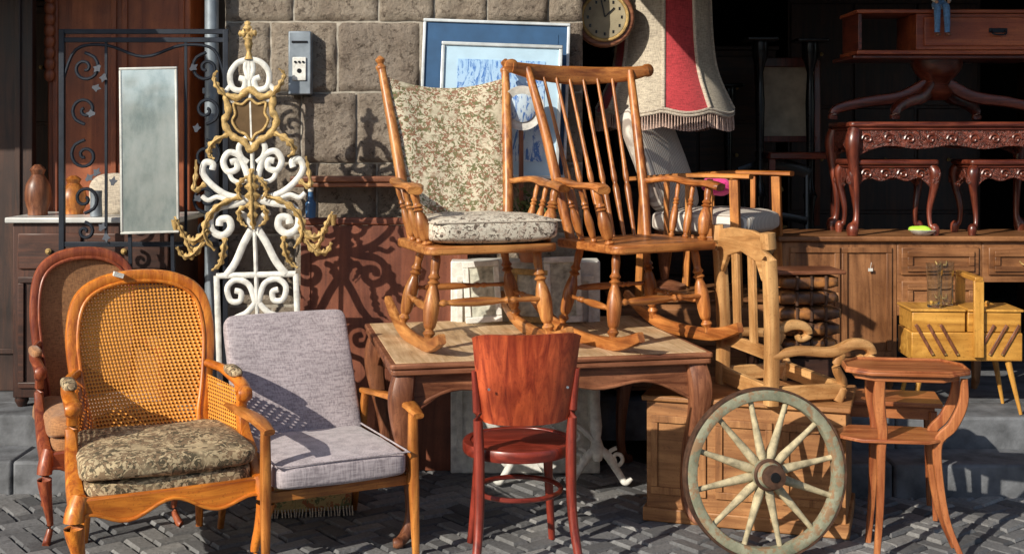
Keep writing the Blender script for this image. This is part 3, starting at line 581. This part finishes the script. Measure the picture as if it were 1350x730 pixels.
g=G("pedestal_table",(2.37,6.92,zs+.617))
for ad in(0,180,60,240):
    a=R(ad); c_,s_=math.cos(a),math.sin(a)*.42; P=[(.58*c_,.5*s_,.015),(.56*c_,.5*s_,.07),(.40*c_,.36*s_,.11),(.2*c_,.2*s_,.14),(.06*c_,.06*s_,.21)]
    g.add("splay_leg",sweep(P,[.026]*5,[.018,.026,.030,.034,.035],sq=4,n=12),darkred)
g.add("column",lathe((0,0,.12),(0,0,.34),[(0,.05),(.2,.09),(.4,.06),(.6,.10),(.8,.13),(1,.14)],24,3),darkred); g.add("top",slab(.53,.22,.02,.349,.02),darkred,bev=.006)
rd=wood("red_drawer_wood",(.30,.06,.025),(.54,.15,.055),.35,14,.3,.7)
g=G("writing_box",(2.48,6.86,zs+.617+.361)); g.add("base",bx(-.62,.65,-.18,.18,0,.022),rd,bev=.004); g.add("drawer_case",bx(-.3,.65,-.17,.17,.024,.22),rd,bev=.004); g.add("top",bx(-.62,.65,-.18,.18,.222,.242),rd,bev=.004); g.add("side",bx(-.61,-.59,-.16,.16,.024,.22),darkred,bev=.002)
g.add("drawer_front",bx(-.26,.62,-.185,-.171,.045,.2),rd,bev=.005); g.add("handle",sweep([(.1,-.19,.125),(.105,-.215,.105),(.165,-.215,.105),(.17,-.19,.125)],.005),iron); g.add("handle_plate",bx(.085,.185,-.19,-.1855,.115,.14),iron,bev=.002)
blue=fabric("blue_cloth",(.14,.32,.62)); skin=plain("skin_tone",(.60,.34,.22),.5,0,.05)
g=G("doll_figurine",(2.30,6.652,2.353))
for s in(-1,1):
    g.add("leg",sweep([(s*.02,.03,.02),(s*.024,-.012,.01),(s*.026,-.022,-.07),(s*.027,-.022,-.13)],[.02,.019,.016,.014],n=10),blue); g.add("shoe",pillow((s*.027,-.032,-.142),(.014,.024,.012),.8,.8,14,8),plain("shoe_brown",(.2,.08,.05)))
    g.add("arm",sweep([(s*.034,.02,.10),(s*.05,.005,.065),(s*.035,-.025,.035)],[.015,.012,.009],n=8),white); g.add("hand",pillow((s*.032,-.03,.032),(.009,.010,.009),.9,.9,10,8),skin)
g.add("torso",sweep([(0,.025,.0),(0,.025,.05),(0,.025,.1),(0,.025,.125)],[.036,.034,.036,.012],[.024,.024,.022,.012],n=14,up=(0,1,0)),white); g.add("bib",bx(-.02,.02,-.003,.003,.02,.08),blue,bev=.003)
g.add("head",pillow((0,.022,.155),(.026,.027,.032),1,1,18,14),skin); g.add("hair",pillow((0,.030,.165),(.030,.029,.030),1,1,18,14),plain("hair_red",(.35,.08,.03))); g.add("hat",lathe((0,.025,.175),(0,.028,.23),[(0,.045),(.1,.045),(.15,.03),(.9,.022),(1,.005)],16),blue)
for s in(-1,1): g.add("eye",pillow((s*.010,-.003,.158),(.003,.003,.004),1,1,8,6),black)
g.add("nose",pillow((0,-.007,.15),(.004,.005,.004),1,1,8,6),skin); g.add("mouth",bx(-.007,.007,-.004,-.001,.139,.141),plain("lip",(.4,.05,.05)))
g=G("green_cloth_bowl",(2.23,6.74,zs-.001)); g.add("bowl",lathe((0,0,0.002),(0,0,.03),[(0,.04),(.5,.06),(1,.075)],20),white); g.add("cloth",pillow((0,0,.035),(.06,.04,.028),.9,.9,24,14,.035),plain("lime",(.45,.75,.06)))
for (xx,yy,zz) in((2.93,6.735,zs-.08),(1.93,6.735,.95)): g=G("price_tag",(xx,yy,zz)); g.add("paper",bx(-.012,.012,-.06,-.055,-.008,.008),white); g.add("string",bar((0,-.057,.008),(.005,-.057,.04),.001),white)
# ------------------------------------------------------------------ sewing box
g=G("sewing_box",(X(1267,6.22),6.25,.3),-3); g.e.scale=(.93,.93,1)
g.add("lower_tray",bx(-.29,.29,-.14,.14,.26,.40),yellow,bev=.006)
for s in(-1,1):
    g.add("upper_tray",bx(min(s*.006,s*.285),max(s*.006,s*.285),-.135,.135,.402,.50),yellow,bev=.006); g.add("lid",bx(min(s*.006,s*.295),max(s*.006,s*.295),-.145,.145,.502,.515),yellow,bev=.004)
    for q in(-1,1): g.add("leg",sweep([(s*.22,q*.11,.27),(s*.28,q*.14,0)],[.018,.009],n=10),yellow)
    for k in range(3): g.add("hinge_arm",bar((s*(.05+.065*k),-.147,.29),(s*(.14+.065*k),-.147,.44),.008,.004,up=(0,1,0)),walnut,bev=.002); g.add("rivet",lathe((s*(.05+.065*k),-.155,.295),(s*(.05+.065*k),-.150,.295),[(0,.004),(1,.004)],8),gold)
    g.add("knob",lathe((s*.15,0,.515),(s*.15,0,.54),[(0,.008),(.6,.015),(1,.008)],12),yellow)
g.add("handle_post",bar((.055,-.158,.28),(.055,-.158,.66),.026,.010,up=(0,1,0)),yellow,bev=.004); g.add("handle_post",bar((.055,.158,.28),(.055,.158,.66),.026,.010,up=(0,1,0)),yellow,bev=.004)
g.add("handle",bar((.055,-.17,.665),(.055,.17,.665),.022,.012),yellow,bev=.004)
gv=lambda: lathe((0,0,0),(0,0,.22),[(0,.03),(.03,.036),(.5,.035),(1,.041),(1.0,.038),(.5,.032),(.06,.031),(.06,.001)],24)
g=G("glass_vase",(X(1230,6.2),6.18,.816)); g.add("body",gv(),glass); g=G("glass_vase",(X(1252,6.2)+.006,6.27,.816)); g.add("body",gv(),glass)
# ------------------------------------------------------------------ board, shelf, white items, pictures
g=G("wooden_headboard",(X(508,6.2),6.2,0),0,(R(-3),0)); g.add("panel",bx(-.42,.40,-.012,.012,0,1.22),boardm,bev=.004); g.add("top_rail",bx(-.43,.41,-.022,.018,1.222,1.26),boardm,bev=.008)
g.add("side_stile",join(bx(-.43,-.38,-.018,-.013,.01,1.21),bx(.36,.41,-.018,-.013,.01,1.21)),boardm,bev=.002)
g=G("wall_shelf",(X(450,6.33),6.32,Z(232,6.33))); g.add("board",bx(-.25,.55,-.06,.04,-.03,.0),walnut,bev=.006); g.add("moulding",bx(-.24,.54,-.05,.04,-.055,-.031),walnut,bev=.006)
g=G("blue_bottle",(X(413,6.28),6.20,1.262)); g.add("body",lathe((0,0,0),(0,0,.13),[(0,.025),(.55,.027),(.7,.015),(1,.012)],18),plain("blue_glaze",(.05,.14,.3),.2)); g.add("cap",lathe((0,0,.13),(0,0,.15),[(0,.014),(1,.014)],12),white)
g=G("white_cabinet",(X(690,6.15),6.17,0),0); g.add("body",bx(-.36,.38,-.03,.14,.0,1.05),white,bev=.006); g.add("door_moulding",join(frame(-.33,-.02,.1,.98,-.032),frame(.03,.35,.1,.98,-.032)),white,bev=.003); g.add("knob",lathe((-.05,-.035,.6),(-.05,-.07,.6),[(0,.008),(.6,.015),(1,.008)],12),gold)
for (xx,rr_,hh_) in((-.19,-4,.30),(.02,3,.26),(.2,-2,.32)):
    g=G("framed_print",(X(690,6.05)+xx,6.05,.76),0,(R(-8),R(rr_))); g.add("frame",frame(-.09,.09,0,hh_,0),white if xx!=.02 else gold,bev=.004); g.add("sheet",bx(-.065,.065,-.004,0,.03,hh_-.03),plain("print_paper",(.46,.46,.38),.5,0,.5,30),False); g.add("strut",bar((0,.005,hh_*.7),(0,.06,.0),.006),walnut)
g=G("ornate_iron_table_base",(.24,5.93,0))
for s in(-1,1):
    g.add("column",lathe((s*.17,0,.12),(s*.14,0,.66),[(0,.02),(.1,.035),(.2,.02),(.3,.03),(.7,.022),(.8,.035),(1,.02)],16,2),white)
    for d_ in(-1,1):
        g.add("scroll_foot",sweep([(s*.17,0,.18),(s*.17+d_*.05,0,.14),(s*.17+d_*.10,0,.06),(s*.17+d_*.13,-.02,.02),(s*.17+d_*.16,-.02,.04)],[.02,.022,.018,.016,.010],n=10,up=(0,1,0)),white)
        g.add("scroll",sweep(spiral(s*.17+d_*.09,.13,.05,1.5,90,d_),.010,up=(0,1,0),sm=2),white)
g.add("crossbar",sweep([(-.17,0,.2),(-.05,0,.3),(.05,0,.3),(.17,0,.2)],.014,up=(0,1,0)),white); g.add("bracket",join(*[sweep(spiral(s*.06,.24,.05,1.6,0 if s>0 else 180,s),.008,up=(0,1,0),sm=2) for s in(-1,1)]),white); g.add("top",bx(-.25,.25,-.1,.1,.66,.68),white,bev=.004)
bluem=plain("navy_mat",(.025,.085,.19),.7,0,.15)
art,t,b=newmat("blue_painting"); v=coords(t,(7,1,2.4)); a=noi(t,v,3,7,.75,2.5); zz=t.nodes.new("ShaderNodeSeparateXYZ"); t.links.new(coords(t),zz.inputs[0])
skyc=ramp(t,zz.outputs[2],[(.1,(.58,.70,.80)),(.6,(.36,.56,.80))]); t.links.new(mixc(t,ramp(t,a,[(.50,(0,0,0)),(.57,(1,1,1))]),skyc,(.08,.20,.52)),b.inputs["Base Color"]); b.inputs["Roughness"].default_value=.15
yp=6.28; g=G("framed_picture",(X(648,yp),yp,Z(232,yp)),0,(R(-4),R(2.0)))
def picture(g,w,h,fw,fm,mm,mat2,mw,y=0,z=0,x=0):
    g.add("frame",join(bx(x-w,x+w,y-.02,y+.0,z+h-fw,z+h),bx(x-w,x+w,y-.02,y,z,z+fw),bx(x-w,x-w+fw,y-.0195,y,z+fw+.001,z+h-fw-.001),bx(x+w-fw,x+w,y-.0195,y,z+fw+.001,z+h-fw-.001)),fm,bev=.004)
    g.add("mat",bx(x-w+fw,x+w-fw,y-.008,y-.001,z+fw,z+h-fw),mm,False); g.add("artwork",bx(x-w+mw,x+w-mw,y-.011,y-.0085,z+mw,z+h-mw),mat2,False)
picture(g,.375,.79,.016,plain("pale_blue_frame",(.62,.66,.68),.4,.2),bluem,bluem,.06)
g=G("framed_picture",(X(656,yp-.06),yp-.07,Z(234,yp-.06)),0,(R(-4),R(2.0))); picture(g,.305,.675,.018,plain("silver_frame",(.62,.65,.64),.35,.4),plain("pale_mat",(.44,.62,.76),.6,0,.08),art,.085)
g=G("porcelain_plate",(X(688,6.15),6.10,Z(143,6.15)),12,(0,0)); g.add("plate",lathe((0,.012,0),(0,-.01,0),[(0,.05),(.3,.075),(1,.11),(1.0,.105),(.5,.075),(.4,.001)],36),white); g.add("glaze",lathe((0,-.006,0),(0,-.0075,0),[(0,.07),(1,.068)],30),art); g.add("stand",bar((0,.02,-.74),(0,.02,.02),.01),walnut)
leaf=plain("leaf_green",(.09,.14,.05),.6,0,.4); g=G("potted_plant",(X(700,5.98),6.12,.995)); L=[]
for k in range(140):
    a=random.uniform(0,6.28); e=random.uniform(.1,1.4); r=random.uniform(.06,.17); c=Vector((r*math.cos(a)*math.cos(e),r*.4*math.sin(a)*math.cos(e),.22+r*1.2*math.sin(e))); d=Vector((random.gauss(0,1),random.gauss(0,1),random.gauss(0,1))).normalized()*.022; e2=d.cross(Vector((random.random(),random.random(),.3))).normalized()*.010
    L.append(([c-d,c+e2,c+d,c-e2],[[0,1,2,3]]))
g.add("foliage",join(*L),leaf,False); g.add("stems",join(*[sweep([(0,0,.1),(random.uniform(-.04,.04),0,.2),(random.uniform(-.1,.1),random.uniform(-.04,.04),.33)],.003,n=5) for k in range(9)]),leaf); g.add("pot",lathe((0,0,.055),(0,0,.2),[(0,.05),(.8,.07),(.85,.078),(1,.078)],24),plain("terracotta",(.4,.16,.08)))
# ------------------------------------------------------------------ ornate stand (white iron & gilt)
ys=5.85; S_=1635/ys
g=G("ornate_coat_stand",(X(347,ys),ys,0),-3,(0,R(-1.9)))
def q(u,v,dy=0): return ((u-335)/S_,dy,CAMZ-(v-180)/S_)
def wsc(P,r=.011,m=white,nm="white_scroll",dy=0):
    for s in(-1,1): g.add(nm,sweep([(s*(u-335)/S_,dy,CAMZ-(v-180)/S_) for u,v in P],r*1.3,r*.9,up=(0,1,0),sm=5,n=10),m)
wsc([(333,78),(350,82),(361,97),(358,115),(345,118),(341,106),(349,102)],.011)
wsc([(337,75),(340,90),(336,105)],.010); wsc([(361,112),(368,122),(362,132),(352,130)],.009)
wsc([(338,250),(344,225),(352,205),(366,200),(374,212),(368,225),(356,222),(357,212),(364,213)],.012)
wsc([(345,262),(372,255),(392,240),(402,225),(398,212),(388,214),(389,222)],.012); wsc([(340,180),(352,192),(350,206),(341,214)],.011)
wsc([(338,262),(360,268),(382,272),(394,285),(392,302),(378,309),(367,300),(369,288),(380,288),(382,296)],.014)
wsc([(338,300),(350,320),(362,345),(375,362)],.014); wsc([(339,300),(346,285),(356,280)],.011)
wsc([(342,235),(352,240),(362,236),(366,228)],.009); wsc([(372,262),(384,258),(396,262),(404,256)],.009)
wsc([(388,362),(388,540),(388,646)],.011,nm="frame_post"); wsc([(335,362),(388,362)],.011,nm="frame_rail"); wsc([(335,520),(388,520)],.010,nm="frame_rail")
wsc([(337,400),(345,375),(362,368),(374,378),(370,395),(358,396),(356,385),(364,382)],.011); wsc([(338,400),(350,412),(366,420),(374,440),(362,455),(348,445),(352,432)],.011)
g.add("centre_stem",sweep([q(335,70),q(335,120),q(335,200),q(335,300),q(335,420),q(335,560)],.010,up=(0,1,0)),white)
def leafy(P,r,dy=-.012,ns=(-1,1)):
    for s in ns:
        g.add("gilt_leaf",sweep([(s*(u-335)/S_,dy-.010*(i%2),CAMZ-(v-180)/S_) for i,(u,v) in enumerate(P)],[x*.95 for x in r],[x*.5 for x in r],up=(0,1,0),sm=9,n=12,lobe=.38,lf=1.25),gold)
        g.add("leaf_vein",sweep([(s*(u-335)/S_,dy-.018-.006*(i%2),CAMZ-(v-180)/S_) for i,(u,v) in enumerate(P)],[max(.002,x*.22) for x in r],up=(0,1,0),sm=5,n=6),gold)
for u_,v_ in((335,28),(323,44),(347,44),(335,59)):
    g.add("finial_lobe",sweep([q(335,44,-.006),q((335+u_)/2,(44+v_)/2,-.01),q(u_,v_,-.006)],[.006,.018,.010],[.006,.01,.008],up=(0,1,0),sm=6,n=10,lobe=.3,lf=1.4),gold)
g.add("finial_stem",lathe(q(335,78),q(335,45),[(0,.024),(.3,.010),(.6,.02),(1,.008)],12,2),gold)
fr_=[(335,118),(350,128),(366,126),(364,146),(370,160),(360,178),(345,186),(335,198),(325,186),(310,178),(300,160),(306,146),(304,126),(320,128)]
g.add("gilt_mirror_frame",sweep([q(u_,v_,-.012) for u_,v_ in fr_],.016,.011,up=(0,1,0),closed=True,lobe=.22,lf=1.6,n=10),gold)
g.add("gilt_inner_frame",sweep([q(335+(u_-335)*.68,157+(v_-157)*.68,-.014) for u_,v_ in fr_],.007,up=(0,1,0),closed=True),gold)
g.add("mirror_oval",prism([((u_-335)*.68/S_,-(v_-157)*.68/S_) for u_,v_ in fr_[::-1]],q(335,157,-.006),(1,0,0),(0,0,1),.006),plain("smoked_mirror",(.30,.19,.10),.15,.6))
leafy([(364,128),(376,114),(382,100),(376,92)],[.014,.014,.009,.004]); leafy([(366,176),(384,186),(392,200),(384,208)],[.010,.018,.013,.005]); leafy([(398,240),(412,248),(410,226),(408,208)],[.012,.012,.010,.003])
leafy([(335,222),(335,240),(335,262),(335,285),(335,302)],[.010,.026,.030,.020,.006],-.020,(1,))
leafy([(341,232),(350,240),(354,252),(348,262)],[.006,.014,.012,.004],-.022); leafy([(341,270),(352,276),(352,290),(343,298)],[.006,.013,.011,.004],-.022)
leafy([(352,258),(378,268),(396,286),(400,308),(388,328)],[.01,.014,.017,.015,.006])
leafy([(396,300),(412,314),(426,310),(433,296),(440,282)],[.016,.019,.017,.012,.005]); leafy([(402,316),(416,332),(430,334),(438,322)],[.013,.018,.014,.007]); leafy([(374,312),(376,330),(382,346),(392,354)],[.012,.017,.013,.005]); leafy([(428,304),(422,322),(412,334)],[.010,.013,.005])
for uu in(440,230): g.add("candle_cup",lathe(q(uu,300,-.01),q(uu,286,-.01),[(0,.010),(.5,.016),(1,.020)],12),gold)
# ------------------------------------------------------------------ iron rack + mirror
yr=6.02; Sr=1635/yr; g=G("wrought_iron_rack",(X(190,yr),yr,0),0)
p=lambda u,v:((u-190)/Sr,0,CAMZ-(v-180)/Sr)
for u_ in(82,298): g.add("post",bar((p(u_,0)[0],0,.15),p(u_,40),.013),iron,bev=.002)
for v_ in(42,53,322): g.add("rail",bar(p(78,v_),p(302,v_),.009,.012),iron,bev=.002)
for u_ in(140,245): g.add("inner_bar",bar(p(u_,322),p(u_,53),.006),iron)
def isc(cu,cv,r,tn,a0,d): g.add("scroll",sweep(spiral(p(cu,0)[0],p(0,cv)[2],r,tn,a0,d),.0085,up=(0,1,0),sm=2),iron)
for s,c in((-1,112),(1,272)):
    isc(c,90,.075,1.5,90,s); isc(c,145,.07,1.4,-90,s); isc(c,205,.075,1.5,90,-s); isc(c,262,.07,1.4,-90,-s); isc(c,305,.045,1.3,90,s)
g.add("top_arc",sweep([p(82,110),p(100,66),p(140,60),p(190,75),p(240,60),p(282,66),p(298,110)],.008,up=(0,1,0)),iron)
LV=[]
for u_,v_ in((130,90),(138,102),(127,116),(150,240),(135,300),(141,312),(255,90),(260,170),(118,235),(262,262),(128,228),(122,150)):
    c=Vector((p(u_,v_)[0],-.012,p(u_,v_)[2])); an=random.uniform(0,6.28)
    pts=[(rr2*math.cos(an+R(th)),rr2*math.sin(an+R(th))) for th,rr2 in((0,.030),(35,.016),(65,.024),(110,.012),(160,.018),(200,.018),(250,.012),(295,.024),(325,.016))]
    LV.append(prism(pts,c,(1,0,0),(0,.3,.95),.003))
g.add("ivy_leaves",join(*LV),iron,False)
g=G("wall_mirror",(X(198,5.93),5.93,Z(308,5.93)),4,(R(-4),R(-1.5))); wv_=.138;hm=.80
g.add("glass",bx(-wv_+.012,wv_-.012,-.006,0,.012,hm-.012),mirr,False); g.add("frame",join(bx(-wv_,wv_,-.01,.01,hm-.012,hm),bx(-wv_,wv_,-.01,.01,0,.012),bx(-wv_,-wv_+.012,-.0095,.0095,.0125,hm-.0125),bx(wv_-.012,wv_,-.0095,.0095,.0125,hm-.0125)),plain("bright_frame",(.6,.6,.56),.4,.3),bev=.003)
g.add("support_leg",join(bar((-.1,.02,.05),(-.1,.05,-1.05),.008),bar((.1,.02,.05),(.1,.05,-1.05),.008)),iron)
# ------------------------------------------------------------------ left shop furniture
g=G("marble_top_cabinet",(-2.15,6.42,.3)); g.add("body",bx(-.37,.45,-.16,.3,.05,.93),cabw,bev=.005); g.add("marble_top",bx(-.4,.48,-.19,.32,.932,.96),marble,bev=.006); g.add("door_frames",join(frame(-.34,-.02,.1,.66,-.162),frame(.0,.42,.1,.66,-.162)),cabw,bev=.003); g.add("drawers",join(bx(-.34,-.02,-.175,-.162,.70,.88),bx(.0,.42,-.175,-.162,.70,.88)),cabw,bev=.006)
for x in(-.18,.2): g.add("pull",lathe((x,-.175,.79),(x,-.2,.79),[(0,.008),(.6,.016),(1,.006)],12),gold)
for x in(-.34,.42): g.add("foot",lathe((x,-.12,0),(x,-.12,.06),[(0,.02),(.5,.035),(1,.03)],14),cabw)
g=G("wardrobe",(-2.12,7.0,.3)); g.add("body",bx(-.42,.36,-.22,.3,0,2.4),curt,bev=.008); g.add("door_frames",join(frame(-.39,-.04,.1,2.3,-.222),frame(-.01,.33,.1,2.3,-.222)),curt,bev=.004); g.add("cornice",bx(-.46,.40,-.27,.3,2.402,2.5),curt,bev=.02)
g.add("carved_drop",join(*[pillow((-.40,-.245,1.7+.06*i),(.028,.02,.035),.9,.9,14,10,.01) for i in range(9)]),curt)
g=G("wooden_door",(-3.0,6.7,.3)); g.add("leaf",bx(-.7,.42,-.03,.03,0,2.6),darkwood,bev=.004); g.add("mouldings",join(frame(-.2,.05,.2,2.4,-.032),frame(.1,.36,.2,2.4,-.032)),darkwood,bev=.004)
g=G("turned_wooden_jar",(X(48,6.4),6.42,1.262)); g.add("body",lathe((0,0,0),(0,0,.26),[(0,.05),(.1,.05),(.3,.065),(.6,.06),(.8,.03),(.9,.04),(1,.015)],22,2),walnut)
g=G("turned_wooden_jar",(X(88,6.4),6.5,1.262)); g.add("body",lathe((0,0,0),(0,0,.2),[(0,.05),(.1,.05),(.3,.07),(.6,.06),(.8,.03),(.9,.04),(1,.015)],22,2),honey)
g=G("silver_jug",(X(118,6.2),6.3,1.262)); g.add("body",lathe((0,0,0),(0,0,.13),[(0,.03),(.3,.03),(.7,.028),(1,.03)],18,1),steel)
g=G("small_cushion",(X(140,6.4),6.5,1.262)); g.add("pad",pillow((0,0,.1),(.12,.05,.11),.6,.5,28,18,.01),creamf)
# ------------------------------------------------------------------ shop interior right
g=G("wall_clock",(X(797,6.6),6.62,2.30)); g.add("case",prism([(.16*math.cos(R(k*12)),.16*math.sin(R(k*12))) for k in range(30)],(0,0,0),(1,0,0),(0,0,1),.06),walnut,bev=.01); g.add("dial",lathe((0,-.031,0),(0,-.036,0),[(0,.115),(1,.112)],36),plain("dial_paper",(.34,.29,.19))); g.add("bezel",sweep([(.122*math.cos(R(k*15)),-.036,.122*math.sin(R(k*15))) for k in range(24)],.009,closed=True,up=(0,1,0)),gold)
g.add("hands",join(bar((0,-.04,0),(.05,-.04,.05),.003),bar((0,-.04,0),(-.02,-.04,.09),.003)),black); g.add("numerals",join(*[bx(.09*math.cos(R(30*k))-.005,.09*math.cos(R(30*k))+.005,-.038,-.0365,.09*math.sin(R(30*k))-.008,.09*math.sin(R(30*k))+.008) for k in range(12)]),black,False); g.add("hanger",bar((0,0,.16),(0,0,.7),.01),walnut)
def tallcol(u_,y,h):
    g=G("torchere_stand",(X(u_,y),y,.3)); g.add("column",lathe((0,0,.05),(0,0,h),[(0,.05),(.1,.05),(.15,.02),(.3,.035),(.45,.022),(.5,.045),(.55,.02),(.8,.03),(.9,.02),(.95,.05),(1,.05)],14,2),black); g.add("base",slab(.12,.12,.02,.03,.05),black,bev=.005); g.add("top",slab(.1,.1,.02,h+.01,.02),black,bev=.005)
tallcol(1002,7.6,1.95); tallcol(1068,7.7,1.95); tallcol(960,8.4,1.7)
g=G("cane_dining_chair",(X(1045,7.8),7.9,1.1))
g.add("back_frame",join(bar((-.18,0,.45),(-.19,.05,1.05),.02),bar((.18,0,.45),(.19,.05,1.05),.02),bar((-.19,.05,1.04),(.19,.05,1.04),.03),bar((-.18,.01,.55),(.18,.01,.55),.02)),darkred,bev=.005); g.add("cane_back",([(-.16,.01,.57),(.16,.01,.57),(.17,.05,1.02),(-.17,.05,1.02)],[[0,1,2,3]]),plain("straw",(.42,.34,.24))); g.add("seat",slab(.22,.22,.03,.45,.04,(0,-.2)),darkred,bev=.006)
for s in(-1,1): g.add("front_leg",bar((s*.19,-.38,0),(s*.19,-.38,.44),.018),darkred); g.add("rear_leg",bar((s*.18,.03,0),(s*.18,0,.44),.018),darkred)
def cab(name,x,y,w,d,z0,h,m,rows_=3,cols=2):
    g=G(name,(x,y,z0)); g.add("body",bx(-w,w,-d,d,.05,h-.03),m,bev=.004); g.add("top",bx(-w-.02,w+.02,-d-.02,d+.01,h-.028,h),m,bev=.006); g.add("plinth",bx(-w+.01,w-.01,-d+.01,d,0,.048),m)
    for r in range(rows_):
        for c in range(cols):
            a=-w+.02+c*(2*w-.02)/cols; b_=a+(2*w-.02)/cols-.02; z=.07+r*(h-.12)/rows_; z2=z+(h-.12)/rows_-.02
            g.add("panel",bx(a,b_,-d-.014,-d-.001,z,z2),m,bev=.006); g.add("knob",lathe(((a+b_)/2,-d-.014,(z+z2)/2),((a+b_)/2,-d-.04,(z+z2)/2),[(0,.007),(.6,.014),(1,.006)],10),gold)
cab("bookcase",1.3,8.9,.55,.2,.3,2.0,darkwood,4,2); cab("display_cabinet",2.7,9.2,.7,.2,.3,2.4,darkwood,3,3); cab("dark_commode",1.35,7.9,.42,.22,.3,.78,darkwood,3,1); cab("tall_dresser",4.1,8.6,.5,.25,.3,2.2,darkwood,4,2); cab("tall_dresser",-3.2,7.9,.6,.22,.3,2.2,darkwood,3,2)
for xx,zz2,hh2 in((1.55,1.09,.32),(1.68,1.09,.26),(1.12,1.09,.3)):
    g=G("brass_candlestick",(xx,7.85,zz2)); g.add("body",lathe((0,0,0),(0,0,hh2),[(0,.06),(.06,.06),(.1,.02),(.3,.03),(.4,.015),(.8,.018),(.9,.04),(1,.03)],18,2),gold)
g=G("black_side_chair",(1.62,7.4,.3))
for s in(-1,1): g.add("post",sweep([(s*.19,.2,0),(s*.18,.17,.45),(s*.2,.26,1.15)],.016),black); g.add("front_leg",bar((s*.19,-.18,0),(s*.19,-.18,.45),.016),black)
g.add("seat",slab(.21,.2,.03,.46,.04),black,bev=.006); g.add("crest",sweep([(-.22,.25,1.14),(0,.28,1.20),(.22,.25,1.14)],.012,.04,sq=3),black); g.add("slat",sweep([(-.19,.2,.85),(0,.22,.88),(.19,.2,.85)],.008,.025,sq=3),black)
